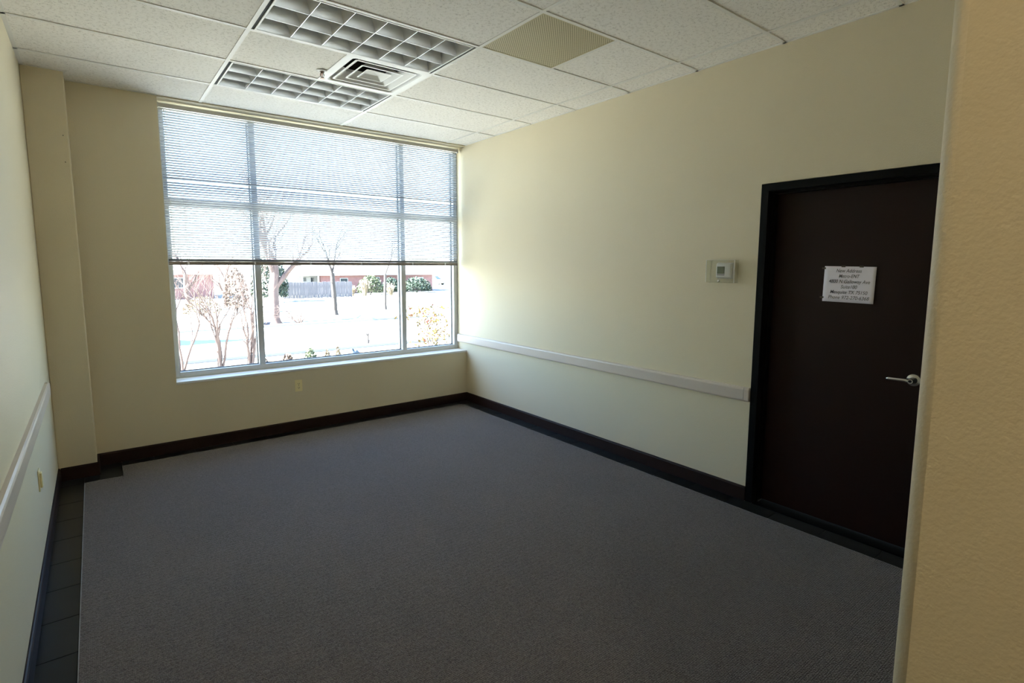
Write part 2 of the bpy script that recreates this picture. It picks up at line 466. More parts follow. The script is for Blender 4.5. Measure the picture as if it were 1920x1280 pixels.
# near wall: full height partition end with rounded (bullnose) corners
def rounded_end(x_end, x_far, y_room, y_hall, r, n=8):
    pts = [(x_far, y_hall), (x_far, y_room)]
    for k in range(n + 1):
        a = math.pi / 2 + (math.pi / 2) * k / n
        pts.append((x_end + r + r * math.cos(a), y_room - r + r * math.sin(a)))
    for k in range(n + 1):
        a = math.pi + (math.pi / 2) * k / n
        pts.append((x_end + r + r * math.cos(a), y_hall + r + r * math.sin(a)))
    return pts
b = MB().prism(list(reversed(rounded_end(NX, 0.0, NY0, NY1, 0.022))), 'z', 0.0, 3.3)
wall_near = struct(b.build('wall_near', M['wall'], smooth=False), 'cream partition end with rounded corner close to the camera at right', 'wall')
for p in wall_near.data.polygons:
    n_ = p.normal
    if abs(n_.z) < 0.5 and max(abs(n_.x), abs(n_.y)) < 0.9999: p.use_smooth = True
b = MB().box(-W, 0.0, HALL - 0.1, HALL, -0.02, 3.3)
struct(b.build('wall_back', M['wall']), 'cream wall closing the hall behind the camera', 'wall')

# ceiling deck and unseen eave added to shade the window from the sun
b = MB().box(-W - 0.12, 0.14, HALL - 0.1, 0.30, 3.3, 3.5)
ceiling = struct(b.build('ceiling', M['slab']), 'suspended ceiling of white speckled acoustic tiles', 'ceiling')
b = MB().box(-9.0, 6.0, 0.30, 1.10, 3.42, 3.62)
struct(b.build('added_eave', M['stucco']), 'unseen shallow eave added outside the window to block direct sun', 'eave')

# ceiling tees
TW, TZ = 0.012, 0.0
def tee(x0, x1, y0, y1, nm='ceiling_tee'):
    MB().box(x0, x1, y0, y1, H - 0.0005, H + 0.0035).build(nm, M['tee'], ceiling)
YEND = HALL
for gx in GX: tee(gx - TW, gx + TW, YEND, 0.0)
GYS = [GY0 - T * k for k in range(0, 13)]
bounds = [-W, GX[2], GX[1], GX[0], 0.0]
for gy in GYS:
    for i in range(4): tee(bounds[i] + (TW if i else 0), bounds[i + 1] - (TW if i < 3 else 0), gy - TW, gy + TW)
XM = GX[2] + T    # short tee between 2x2 tile and diffuser
XP = GX[1] + T
tee(XM - TW, XM + TW, GYS[2] + TW, GYS[1] - TW)
tee(XP - TW, XP + TW, GYS[4] + TW, GYS[3] - TW)
# wall angles
tee(-0.022, 0.0, NY0, 0.0, 'wall_angle'); tee(-W, -W + 0.022, YEND, -PD, 'wall_angle')
tee(-W, PX + 0.02, -PD - 0.02, -PD, 'wall_angle'); tee(PX, WL, -0.02, 0.0, 'wall_angle')

acache = {}
def ceil_tile(x0, x1, y0, y1):
    g = 0.004
    sx, sy = round(x1 - x0 - g, 3), round(y1 - y0 - g, 3)
    if (sx, sy) not in acache:
        acache[(sx, sy)] = MB().box(-sx/2, sx/2, -sy/2, sy/2, 0, 0.015).mesh('ceiling_tile', M['acoustic'])
    dz = 0.0034 + random.uniform(0, 0.001)
    place('ceiling_tile', acache[(sx, sy)], ceiling, ((x0 + x1) / 2, (y0 + y1) / 2, H + dz))
random.seed(4)
rows = [0.0] + GYS
for k in range(len(rows) - 1):
    ya, yb = rows[k + 1], rows[k]
    for i in range(4):
        xa, xb = bounds[i], bounds[i + 1]
        if i == 1 and k in (1, 3): continue                      # lamps
        if i == 1 and k == 2:
            ceil_tile(xa, XM, ya, yb); continue                  # tile beside the diffuser
        if i == 2 and k == 4:
            ceil_tile(XP, xb, ya, yb); continue                  # tile beside the perforated panel
        ceil_tile(xa, xb, ya, yb)

# ------------------------------------------------------------------ baseboards
ZB, BT = 0.10, 0.014
def base_prof(): return [(0, 0), (BT, 0), (BT, ZB - 0.012), (BT - 0.004, ZB - 0.003), (BT - 0.009, ZB), (0, ZB)]
b = MB().prism([(-p[0], p[1]) for p in reversed(base_prof())], 'y', D0 + 0.003, 0.0)
struct(b.build('baseboard_right', M['base']), 'dark espresso baseboard along the right wall up to the door', 'baseboard')
b = MB()
b.prism([(-p[0], p[1]) for p in base_prof()], 'x', PX, -BT)
struct(b.build('baseboard_window', M['base']), 'dark espresso baseboard under the window', 'baseboard')
b = MB()
b.prism([(-PD - p[0], p[1]) for p in base_prof()], 'x', -W + BT, PX + BT)
b.prism([(PX + p[0], p[1]) for p in base_prof()], 'y', -PD - 0.001, -BT)
struct(b.build('baseboard_pilaster', M['base']), 'short dark baseboard wrapping the pilaster in the left corner', 'baseboard')
b = MB().prism([(-W + p[0], p[1]) for p in base_prof()], 'y', HALL, -PD)
struct(b.build('baseboard_left', M['base']), 'dark espresso baseboard along the left wall', 'baseboard')
b = MB().prism([(NY0 + p[0], p[1]) for p in base_prof()], 'x', NX + 0.03, -BT)
struct(b.build('baseboard_near', M['base']), 'dark baseboard on the room side of the partition end', 'baseboard')

# ------------------------------------------------------------------ window
FY0, FY1 = 0.19, 0.295       # frame depth
GYY = 0.245                  # glass plane
ZT0, ZT1 = 2.14, 2.195       # transom
win = bpy.data.objects.new('window_1', None); col.objects.link(win); win.location = (0, 0, 0)
struct(win, 'wide six-pane window with grey metal frame behind the blind', 'window')
ft = 0.052
MX = [-2.243, -0.716]
b = MB(); b.box(WL, WL + ft, FY0, FY1, ZS, 2.984); b.build('frame_jamb', M['frame_alu'], win, bevel=0.003)
b = MB(); b.box(-ft, 0, FY0, FY1, ZS, 2.984); b.build('frame_jamb', M['frame_alu'], win, bevel=0.003)
b = MB(); b.box(WL + ft, -ft, FY0, FY1, ZS, ZS + 0.05); b.build('frame_sill', M['frame_alu'], win, bevel=0.003)
b = MB(); b.box(WL + ft, -ft, FY0, FY1, 2.934, 2.984); b.build('frame_head', M['frame_alu'], win, bevel=0.003)
for mx in MX:
    b = MB(); b.box(mx - 0.027, mx + 0.027, FY0, FY1, ZS + 0.05, 2.934); b.build('mullion', M['frame_alu'], win, bevel=0.003)
px = [WL + ft, MX[0] - 0.027, MX[0] + 0.027, MX[1] - 0.027, MX[1] + 0.027, -ft]
for i in range(3):
    xa, xb = px[2 * i], px[2 * i + 1]
    b = MB(); b.box(xa, xb, FY0, FY1, ZT0, ZT1); b.build('transom', M['frame_alu'], win, bevel=0.003)
    for za, zb in ((ZS + 0.05, ZT0), (ZT1, 2.934)):
        pane = MB().box(xa + 0.004, xb - 0.004, GYY, GYY + 0.004, za + 0.004, zb - 0.004).build('pane', M['glass'], win)
        g = MB(); w = 0.007
        for (p0, p1, q0, q1) in ((xa, xa + w, za, zb), (xb - w, xb, za, zb), (xa + w, xb - w, za, za + w), (xa + w, xb - w, zb - w, zb)):
            g.box(p0, p1, GYY - 0.006, GYY + 0.010, q0, q1)
        g.build('gasket', M['gasket'], pane)

# ------------------------------------------------------------------ mini blind
BX0, BX1, BY = -2.972, -0.050, 0.122
blind = empty('window_blind', (0, 0, 0), 'white metal mini blind lowered halfway over the wide window', 'blind')
b = MB().prism([(BY - 0.013, 2.932), (BY + 0.013, 2.932), (BY + 0.013, 2.962), (BY + 0.008, 2.962), (BY + 0.008, 2.936), (BY - 0.009, 2.936), (BY - 0.009, 2.962), (BY - 0.013, 2.962)], 'x', BX0, BX1 + 0.008)
b.build('headrail', M['rail_blind'], blind)
b = MB().box(BX1 + 0.008, BX1 + 0.022, BY - 0.017, BY + 0.016, 2.926, 2.968); b.build('bracket', M['rail_blind'], blind)
b = MB().box(BX0 - 0.012, BX0, BY - 0.017, BY + 0.016, 2.926, 2.968); b.build('bracket', M['rail_blind'], blind)
PITCHS = 0.0208
SLAT_TILT = math.radians(-27)
prof = []
nseg = 4
for k in range(nseg + 1):
    t = -1 + 2 * k / nseg
    prof.append((0.0125 * t, 0.0016 * (1 - t * t)))
slat = MB()
L = BX1 - BX0
top = [(p[0], p[1] + 0.0003) for p in prof]; bot = [(p[0], p[1] - 0.0003) for p in prof]
ca, sa = math.cos(SLAT_TILT), math.sin(SLAT_TILT)
rot = lambda q: (q[0] * ca - q[1] * sa, q[0] * sa + q[1] * ca)
ring = [rot(q) for q in bot] + [rot(q) for q in reversed(top)]
n = len(ring)
slat.add([(-L / 2, q[0], q[1]) for q in ring] + [(L / 2, q[0], q[1]) for q in ring],
         [(i, (i + 1) % n, n + (i + 1) % n, n + i) for i in range(n)])
slat_me = slat.mesh('slat', M['slat'])
z = 2.932 - 0.030
k = 0
while z > 1.690:
    loc = [(BX0 + BX1) / 2, BY, z]
    o = place('slat', slat_me, blind, loc)
    if k == 27:                         # one slat has slipped and hangs on its neighbour at the left
        o.rotation_euler = (math.radians(14), math.radians(-0.10), 0); o.location.z += 0.013
    z -= PITCHS; k += 1
for q in range(12):                     # surplus slats lie flat, stacked on the bottom rail
    o = place('slat', slat_me, blind, ((BX0 + BX1) / 2, BY, 1.6530 + 0.0019 * q))
    o.rotation_euler = (-SLAT_TILT, 0, 0)
b = MB().box(BX0, BX1 + 0.004, BY - 0.0125, BY + 0.0125, 1.622, 1.652); b.build('bottom_rail', mat('taupe_blind_rail', (0.25, 0.215, 0.19), 0.45, var=0.03), blind, bevel=0.004)
for cx in (-2.827, -2.285, -1.769, -1.241, -0.640, -0.217):
    b = MB()
    b.tube([(cx, BY - 0.0135, 2.932), (cx, BY - 0.0135, 1.650)], 0.0007, 5)
    b.tube([(cx, BY + 0.0135, 2.932), (cx, BY + 0.0135, 1.650)], 0.0007, 5)
    b.build('ladder_cord', M['cord'], blind)
    b = MB().box(cx - 0.008, cx + 0.008, BY - 0.0142, BY - 0.0125, 1.628, 1.652); b.build('cord_clip', M['cord'], blind)
b = MB().tube([(-2.936, BY - 0.020, 2.93), (-2.936, BY - 0.021, 2.3), (-2.925, BY - 0.021, 1.72)], 0.0018, 6); b.build('tilt_wand', M['cord'], blind, smooth=True)

# ------------------------------------------------------------------ ceiling lamps with parabolic louvers
def make_lamp(xa, xb, ya, yb, label):
    cx, cy = (xa + xb) / 2, (ya + yb) / 2
    r = empty('ceiling_lamp', (cx, cy, H), label, 'ceiling lamp', 'recessed parabolic louver lamps')
    hx, hy = (xb - xa) / 2 - TW, (yb - ya) / 2 - TW
    fx, fy = hx - 0.017, hy - 0.004
    b = MB()     # black plates stand in for shade in the gaps around the frame
    b.box(-hx, -fx, -hy, hy, 0.004, 0.008); b.box(fx, hx, -hy, hy, 0.004, 0.008)
    b.box(-fx, fx, -hy, -fy, 0.004, 0.008); b.box(-fx, fx, fy, hy, 0.004, 0.008)
    b.build('gap_shade_plate', M['gap'], r)
    b = MB(); w = 0.010
    b.box(-fx, fx, -fy, -fy + w, -0.002, 0.012); b.box(-fx, fx, fy - w, fy, -0.002, 0.012)
    b.box(-fx, -fx + w, -fy + w, fy - w, -0.002, 0.012); b.box(fx - w, fx, -fy + w, fy - w, -0.002, 0.012)
    b.build('frame', M['white_metal'], r)
    b = MB()     # housing
    b.box(-hx, hx, -hy, hy, 0.130, 0.135)
    b.box(-hx, -hx + 0.002, -hy, hy, 0.008, 0.130); b.box(hx - 0.002, hx, -hy, hy, 0.008, 0.130)
    b.box(-hx, hx, -hy, -hy + 0.002, 0.008, 0.130); b.box(-hx, hx, hy - 0.002, hy, 0.008, 0.130)
    b.build('housing', M['reflector'], r)
    ix, iy = fx - w, fy - w
    LH = 0.072
    def wedge(sign):
        # half profile of a parabolic blade: thin below, flaring to the top
        return [(sign * (0.0012 + 0.030 * (t ** 2.0)), LH * t) for t in [k_ / 12 for k_ in range(13)]]
    def blade(axis, pos, a, bb, name, sides=(1, -1)):
        m = MB()
        pr = []
        pr += wedge(1) if 1 in sides else [(0, 0), (0, LH)]
        pr += list(reversed(wedge(-1))) if -1 in sides else [(0, LH), (0, 0)]
        pr2 = []
        for q in pr:
            q = (q[0] + pos, q[1])
            if not pr2 or (abs(pr2[-1][0] - q[0]) + abs(pr2[-1][1] - q[1])) > 1e-6: pr2.append(q)
        if axis == 'y': m.prism(list(reversed(pr2)), 'y', a, bb)
        else: m.prism(pr2, 'x', a, bb)
        return m.build(name, M['louver'], r)
    for k in range(7):
        p = -ix + 2 * ix * k / 6
        blade('y', p, -iy, iy, 'cross_blade', (1,) if k == 0 else (-1,) if k == 6 else (1, -1))
    for k in range(4):
        p = -iy + 2 * iy * k / 3
        blade('x', p, -ix, ix, 'long_blade', (1,) if k == 0 else (-1,) if k == 3 else (1, -1))
    for k in range(3):
        p = -iy + 2 * iy * (k + .5) / 3
        MB().tube([(-ix, p, 0.102), (ix, p, 0.102)], 0.0127, 12).build('tube', M['tube'], r, smooth=True)
    return r
make_lamp(GX[2], GX[1], GYS[1], GYS[0], 'recessed louvered ceiling lamp nearest the window, below the air diffuser in the photo')
make_lamp(GX[2], GX[1], GYS[3], GYS[2], 'recessed louvered ceiling lamp further from the window, cut by the photo top edge')

# ------------------------------------------------------------------ air diffuser
dif = empty('air_diffuser', ((XM + GX[1]) / 2, (GYS[1] + GYS[2]) / 2, H), 'white square stepped air diffuser between the two ceiling lamps', 'diffuser')
hs = T / 2 - TW
def sq(r, rc, z, n=5):
    """rounded square ring points"""
    out = []
    for (sx, sy, a0) in ((1, 1, 0), (-1, 1, 90), (-1, -1, 180), (1, -1, 270)):
        for k in range(n):
            a = math.radians(a0 + 90 * k / (n - 1))
            out.append((sx * (r - rc) + rc * math.cos(a), sy * (r - rc) + rc * math.sin(a), z))
    return out
def ringstack(rings, closed_last=False):
    m = MB(); n = len(rings[0]); v = [p for r_ in rings for p in r_]; f = []
    for i in range(len(rings) - 1):
        for k in range(n): f.append((i * n + k, i * n + (k + 1) % n, (i + 1) * n + (k + 1) % n, (i + 1) * n + k))
    if closed_last: f.append(tuple((len(rings) - 1) * n + k for k in range(n)))
    return m.add(v, f)
ringstack([sq(hs + 0.010, 0.001, -0.0006), sq(hs - 0.030, 0.03, -0.001), sq(hs - 0.038, 0.03, 0.004)]).build('flange', M['white_metal'], dif, smooth=False)
ringstack([sq(hs - 0.038, 0.03, 0.004), sq(hs - 0.060, 0.05, 0.045), sq(hs - 0.10, 0.08, 0.085)]).build('outer_pan', M['white_metal'], dif, smooth=True)
ringstack([sq(hs - 0.10, 0.08, 0.085), sq(hs - 0.12, 0.1, 0.26), sq(0.02, 0.01, 0.262)], True).build('duct_neck', M['gap'], dif)
def cone(r0, r1, z0, z1, rc, nm):
    ringstack([sq(r0 - 0.004, rc, z0 + 0.004), sq(r0, rc, z0), sq(r0 - 0.012, rc, z0 - 0.001), sq((r0 * .55 + r1 * .45), rc, z0 + (z1 - z0) * .30),
               sq((r0 * .2 + r1 * .8), rc, z0 + (z1 - z0) * .72), sq(r1, rc, z1), sq(r1 + 0.002, rc, z1 + 0.001), sq((r0 * .55 + r1 * .45) + .003, rc, z0 + (z1 - z0) * .36)]).build(nm, M['white_metal'], dif, smooth=False)
cone(0.232, 0.160, 0.003, 0.052, 0.016, 'cone_ring')
cone(0.160, 0.095, 0.004, 0.052, 0.012, 'cone_ring')
ringstack([sq(0.094, 0.01, 0.010), sq(0.096, 0.01, 0.006), sq(0.088, 0.01, 0.005), sq(0.050, 0.006, 0.030), sq(0.012, 0.004, 0.040)], True).build('centre_cone', M['white_metal'], dif)

# perforated return-air panel
pan = empty('return_air_panel', ((GX[1] + XP) / 2, (GYS[3] + GYS[4]) / 2, H), 'tan perforated square return-air panel in the ceiling', 'vent')
pe = T / 2 - TW
MB().box(-pe, pe, -pe, pe, 0.0015, 0.006).build('perforated_plate', M['perf'], pan)
b = MB(); w = 0.008
b.box(-pe, pe, -pe, -pe + w, 0.0, 0.0015); b.box(-pe, pe, pe - w, pe, 0.0, 0.0015); b.box(-pe, -pe + w, -pe + w, pe - w, 0.0, 0.0015); b.box(pe - w, pe, -pe + w, pe - w, 0.0, 0.0015)
b.build('panel_edge', mat('tan_panel_edge', (0.55, 0.48, 0.30), 0.5, var=0.02), pan)

# sprinkler
spk = empty('sprinkler', (-2.108, -1.383, H + 0.003), 'small chrome pendant fire sprinkler in a ceiling tile beside the diffuser', 'sprinkler')
MB().lathe([(0.040, 0.0), (0.040, -0.002), (0.030, -0.006), (0.018, -0.008), (0.018, -0.002)], (0, 0, 0), 'z', 28).build('escutcheon', M['white_metal'], spk, smooth=True)
MB().lathe([(0.011, 0.0), (0.011, -0.016), (0.008, -0.018), (0.008, -0.022)], (0, 0, 0), 'z', 16).build('body', M['bronze'], spk)
b = MB()
for s in (-1, 1): b.tube([(s * 0.008, 0, -0.018), (s * 0.013, 0, -0.030), (s * 0.009, 0, -0.044), (0, 0, -0.050)], 0.003, 8)
b.build('frame_arms', M['bronze'], spk, smooth=True)
MB().tube([(0, 0, -0.020), (0, 0, -0.046)], 0.0025, 8).build('glass_bulb', M['bulb'], spk)
b = MB().lathe([(0.004, -0.048), (0.004, -0.052), (0.016, -0.053), (0.017, -0.055), (0.004, -0.056)], (0, 0, 0), 'z', 20); b.build('deflector', M['bronze'], spk)

# ------------------------------------------------------------------ crash rails
def rail_prof(sgn, wall, z0, z1):
    t = 0.026
    pts = [(0, z0), (t - 0.008, z0), (t - 0.002, z0 + 0.004), (t, z0 + 0.012), (t, z1 - 0.016), (t - 0.003, z1 - 0.006), (t - 0.010, z1), (0, z1)]
    return [(wall + sgn * p[0], p[1]) for p in pts]
rr = empty('wall_guard_rail', (0, -1.7, 0.75), 'beige wall guard rail along the right wall, ending at the door frame', 'guard rail')
def rel(mb, o):
    mb.v = [(p[0] - o.location.x, p[1] - o.location.y, p[2] - o.location.z) for p in mb.v]; return mb
rel(MB().prism(list(reversed(rail_prof(-1, 0, 0.702, 0.797))), 'y', -3.490, 0.17), rr).build('rail_cover', M['rail'], rr)
rel(MB().prism(list(reversed(rail_prof(-1, -0.0005, 0.7005, 0.7985))), 'y', -3.528, -3.492), rr).build('end_cap', M['rail'], rr, bevel=0.005)
rl = empty('wall_guard_rail', (-W, -2.9, 0.76), 'beige wall guard rail along the left wall beside the camera', 'guard rail')
rel(MB().prism(rail_prof(1, -W, 0.742, 0.836), 'y', -5.2, -0.70), rl).build('rail_cover', M['rail'], rl)
rel(MB().prism(rail_prof(1, -W + 0.0005, 0.7405, 0.8375), 'y', -0.698, -0.665), rl).build('end_cap', M['rail'], rl, bevel=0.005)

# ------------------------------------------------------------------ door with frame, lever and notice
door = bpy.data.objects.new('door_1', None); col.objects.link(door); door.location = (0.0, (D0 + D1) / 2, 0)
struct(door, 'dark espresso brown flush door in a black metal frame', 'door')
def dbuild(mb, name, m, parent=door, **k):
    return rel(mb, door).build(name, m, parent, **k)
FF = 0.046
def frame_side(y_out, sgn):
    # sgn = -1: frame runs from y_out towards smaller y
    y1 = y_out + sgn * FF
    m = MB()
    m.box(-0.010, 0.050, min(y_out, y1), max(y_out, y1), 0.0, DZ)
    y2 = y_out + sgn * (FF + 0.016)
    m.box(0.048, 0.098, min(y_out, y2), max(y_out, y2), 0.0, DZ - FF)
    m.box(0.096, 0.150, min(y_out, y1), max(y_out, y1), 0.0, DZ)
    return m
dbuild(frame_side(D0, -1), 'frame_jamb', M['black_metal'])
dbuild(frame_side(D1, 1), 'frame_jamb', M['black_metal'])
m_ = MB(); m_.box(-0.010, 0.050, D1 + FF, D0 - FF, DZ - FF, DZ); m_.box(0.048, 0.098, D1 + FF + .016, D0 - FF - .016, DZ - FF - 0.016, DZ); m_.box(0.096, 0.150, D1 + FF, D0 - FF, DZ - FF, DZ)
dbuild(m_, 'frame_head', M['black_metal'])
leaf = dbuild(MB().box(0.100, 0.144, D1 + FF + 0.002, D0 - FF - 0.002, 0.008, DZ - FF - 0.003), 'door_leaf', M['door'], bevel=0.002)
dbuild(MB().box(0.0, 0.150, D1 + FF, D0 - FF, -0.006, 0.001), 'threshold', mat('threshold_black', (0.004, 0.004, 0.004), 0.9, spec=0.03, var=0.2))
# lever handle
LY, LZ = -4.408, 0.990
dbuild(MB().lathe([(0.036, 0.0), (0.036, -0.004), (0.033, -0.009), (0.020, -0.013), (0.016, -0.016), (0.014, -0.030), (0.014, -0.052)], (0.100, LY, LZ), 'x', 32), 'handle_rose', M['chrome'], smooth=False)
dbuild(MB().lathe([(0.0155, -0.044), (0.0155, -0.060), (0.013, -0.064), (0.005, -0.064)], (0.100, LY, LZ), 'x', 24), 'lever_hub', M['chrome'])
b = MB()
lv = [(0.046, LY + 0.005, LZ), (0.045, LY + 0.035, LZ + 0.001), (0.047, LY + 0.075, LZ), (0.050, LY + 0.105, LZ - 0.001), (0.052, LY + 0.118, LZ - 0.002)]
b.tube(lv, [0.0115, 0.0105, 0.0098, 0.0098, 0.0095], 14)
dbuild(b, 'lever', M['chrome'], smooth=True)
dbuild(MB().lathe([(0.0075, -0.0635), (0.0075, -0.066)], (0.100, LY, LZ), 'x', 16), 'key_cylinder', M['gap'])

# paper notice taped to the door
pap = empty('paper_notice', (0.0985, -4.044, 1.512), 'white printed address notice taped to the dark door', 'notice')
pap.rotation_euler = (math.radians(0.9), 0, 0)
PW, PH = 0.2794, 0.2159
b = MB(); nx, ny = 12, 8; vs, fs = [], []
for j in range(ny + 1):
    for i in range(nx + 1):
        u, v = i / nx, j / ny
        curl = 0.004 * max(0, u - 0.8) / 0.2 * (1 - v) + 0.0012 * math.sin(6 * u + 2 * v)
        vs.append((-0.0012 - abs(curl), -(u - .5) * PW, (v - .5) * PH))
for j in range(ny):
    for i in range(nx):
        a = j * (nx + 1) + i; fs.append((a, a + 1, a + nx + 2, a + nx + 1))
sheet = b.add(vs, fs).build('sheet', M['paper'], pap, smooth=True)
sol = sheet.modifiers.new('thickness', 'SOLIDIFY'); sol.thickness = 0.0003; sol.offset = 0
for (ty, tz) in ((PW / 2 + 0.004, PH / 2 - 0.013), (PW / 2 + 0.004, -PH / 2 + 0.024), (0.035, PH / 2), (-0.062, PH / 2)):
    MB().box(-0.0036, -0.0030, ty - 0.011, ty + 0.011, tz - 0.005, tz + 0.005).build('tape', M['tape'], pap)
lines = ['New Address', 'Metro-ENT', '4800 N Galloway Ave', 'Suite100', 'Mesquite TX 75150', 'Phone 972-270-6368']
widths = [0.137, 0.112, 0.222, 0.088, 0.202, 0.222]
cent = [-0.004, -0.001, 0.002, 0.003, 0.003, 0.004]
for i, tx in enumerate(lines):
    cu = bpy.data.curves.new('text', 'FONT'); cu.body = tx; cu.align_x = 'CENTER'; cu.align_y = 'CENTER'; cu.shear = 0.22; cu.size = 0.0295; cu.offset = 0.00005
    to = bpy.data.objects.new('text', cu); col.objects.link(to)
    dg = bpy.context.evaluated_depsgraph_get(); dg.update()
    me = bpy.data.meshes.new_from_object(to.evaluated_get(dg))
    bpy.data.objects.remove(to); bpy.data.curves.remove(cu)
    xs_ = [v.co.x for v in me.vertices]; sc = widths[i] / (max(xs_) - min(xs_))
    for v in me.vertices:
        xx, yy = v.co.x * sc, v.co.y
        v.co = (-0.0056, -(xx + cent[i]), yy + 0.0810 - 0.0322 * i)
    me.materials.clear(); me.materials.append(M['ink'])
    o = place('printed_line', me, pap)

# ------------------------------------------------------------------ thermostat and clear guard
ts = empty('thermostat', (0.0, -3.303, 1.590), 'white square thermostat with grey screen inside a clear guard', 'thermostat')
MB().box(-0.008, 0.0, -0.060, 0.060, -0.055, 0.055).build('back_plate', M['tstat'], ts, bevel=0.004)
MB().box(-0.032, -0.008, -0.057, 0.057, -0.052, 0.052).build('body', M['tstat'], ts, bevel=0.010, seg=3)
MB().box(-0.0335, -0.031, -0.010, 0.046, -0.022, 0.028).build('screen', M['lcd'], ts, bevel=0.001)
MB().box(-0.0335, -0.031, -0.010, 0.046, -0.034, -0.024).build('button_strip', mat('grey_button', (0.35, 0.33, 0.35), 0.5, var=0.03), ts)
gd = empty('thermostat_guard', (0.0, -3.292, 1.585), 'clear plastic lockable guard box around the thermostat', 'guard')
GW, GH, GDp = 0.106, 0.078, 0.056
b = MB(); t = 0.003
b.box(-GDp, -GDp + t, -GW, GW, -GH, GH)
b.box(-GDp + t, 0, -GW, -GW + t, -GH, GH); b.box(-GDp + t, 0, GW - t, GW, -GH, GH)
b.box(-GDp + t, 0, -GW + t, GW - t, GH - t, GH); b.box(-GDp + t, 0, -GW + t, GW - t, -GH, -GH + t)
b.build('cover', M['clear'], gd)
edge = mat('plastic_edge', (0.75, 0.74, 0.70), 0.2, var=0.02)
for s in (-1, 1):
    MB().box(-GDp - 0.0005, -GDp + 0.0025, s * GW - 0.002, s * GW + 0.002, -GH, GH).build('cover_edge', edge, gd)
b = MB(); b.box(-GDp - 0.0005, -GDp + 0.0015, -GW, GW, GH - 0.0012, GH + 0.0008); b.build('cover_edge', edge, gd)
MB().lathe([(0.009, 0.0), (0.009, -0.008), (0.007, -0.010), (0.002, -0.010)], (-GDp, 0.005, -GH + 0.012), 'x', 20).build('lock', M['chrome'], gd)

# ------------------------------------------------------------------ assumed hall lamp, added unseen behind the camera to warm the partition end
hl = empty('assumed_hall_lamp', (-3.2, -6.2, H), 'assumed unseen warm dome lamp added on the hall ceiling behind the camera', 'ceiling lamp')
MB().lathe([(0.17, 0.0), (0.17, -0.025), (0.15, -0.03)], (0, 0, 0), 'z', 32).build('base', M['white_metal'], hl)
def glow_mat(c, st):
    m, n, l, b_ = new_mat('assumed_lamp_glass'); b_.inputs['Base Color'].default_value = (0.9, 0.88, 0.8, 1)
    b_.inputs['Emission Color'].default_value = c + (1,); b_.inputs['Emission Strength'].default_value = st
    return m
MB().lathe([(0.15, -0.03), (0.145, -0.06), (0.12, -0.09), (0.07, -0.11), (0.01, -0.117)], (0, 0, 0), 'z', 32).build('dome', glow_mat((1.0, 0.83, 0.58), ASSUMED_HALL_LAMP), hl, smooth=True)

# ------------------------------------------------------------------ outlets
def outlet_window():
    o = empty('wall_outlet', (-1.970, 0.0, 0.447), 'ivory double power outlet under the window', 'outlet')
    MB().box(-0.035, 0.035, -0.006, 0.0, -0.0575, 0.0575).build('cover_plate', M['ivory'], o, bevel=0.0025)
    for s in (-1, 1):
        r = MB().box(-0.017, 0.017, -0.0085, -0.006, s * 0.0195 - 0.014, s * 0.0195 + 0.014).build('receptacle', M['ivory'], o, bevel=0.003)
        for dx in (-0.0065, 0.0065):
            MB().box(dx - 0.0014, dx + 0.0014, -0.0092, -0.0084, s * 0.0195 - 0.003, s * 0.0195 + 0.0065).build('slot', M['gap'], r)
        MB().lathe([(0.0026, -0.0084), (0.0026, -0.0092)], (0, 0, s * 0.0195 - 0.0085), 'y', 10).build('slot', M['gap'], r)
    MB().lathe([(0.003, -0.006), (0.003, -0.0075)], (0, 0, 0), 'y', 10).build('screw', M['chrome'], o)
outlet_window()
o = empty('wall_outlet', (-W, -1.62, 0.470), 'ivory outlet plate low on the left wall below the guard rail', 'outlet')
MB().box(0.0, 0.006, -0.035, 0.035, -0.0575, 0.0575).build('cover_plate', M['ivory'], o, bevel=0.0025)
MB().box(0.006, 0.016, -0.020, 0.020, -0.040, 0.040).build('receptacle', M['ivory'], o, bevel=0.003)

# ------------------------------------------------------------------ outside: ground and street
GZ = -1.8
b = MB(); b.box(-150, 250, 0.31, 500, GZ - 0.5, GZ)
struct(b.build('ground_lawn', M['lawn']), 'pale winter lawn outside the window', 'lawn')
b = MB(); b.box(-150, 250, 16.2, 26.2, GZ, GZ + 0.02)
struct(b.build('road', M['concrete']), 'pale concrete street crossing outside the window', 'road')
for nm, y0, lb in (('curb_near', 16.0, 'curb on the near side of the pale street'), ('curb_far', 26.2, 'curb on the far side of the pale street')):
    struct(MB().box(-150, 250, y0, y0 + 0.2, GZ, GZ + 0.12).build(nm, M['curb']), lb, 'curb')
struct(MB().box(-150, 250, 41.5, 43.2, GZ, GZ + 0.03).build('sidewalk', M['concrete']), 'pale footpath in front of the wooden fence', 'sidewalk')
struct(MB().box(36, 42, 43.2, 110, GZ, GZ + 0.02).build('driveway', M['concrete']), 'pale driveway beside the brick house', 'driveway')
# building wall below and beside the window, seen from outside
struct(MB().box(-9.0, 6.0, 0.302, 0.34, GZ, ZS - 0.03).build('wall_outside', M['stucco']), 'outside stucco wall below the window', 'wall')

# ------------------------------------------------------------------ outside: bare trees
def rand_perp(rng, d):
    v = Vector((rng.uniform(-1, 1), rng.uniform(-1, 1), rng.uniform(-1, 1)))
    v = v - v.dot(d) * d
    return v.normalized() if v.length > 1e-4 else Vector((1, 0, 0))

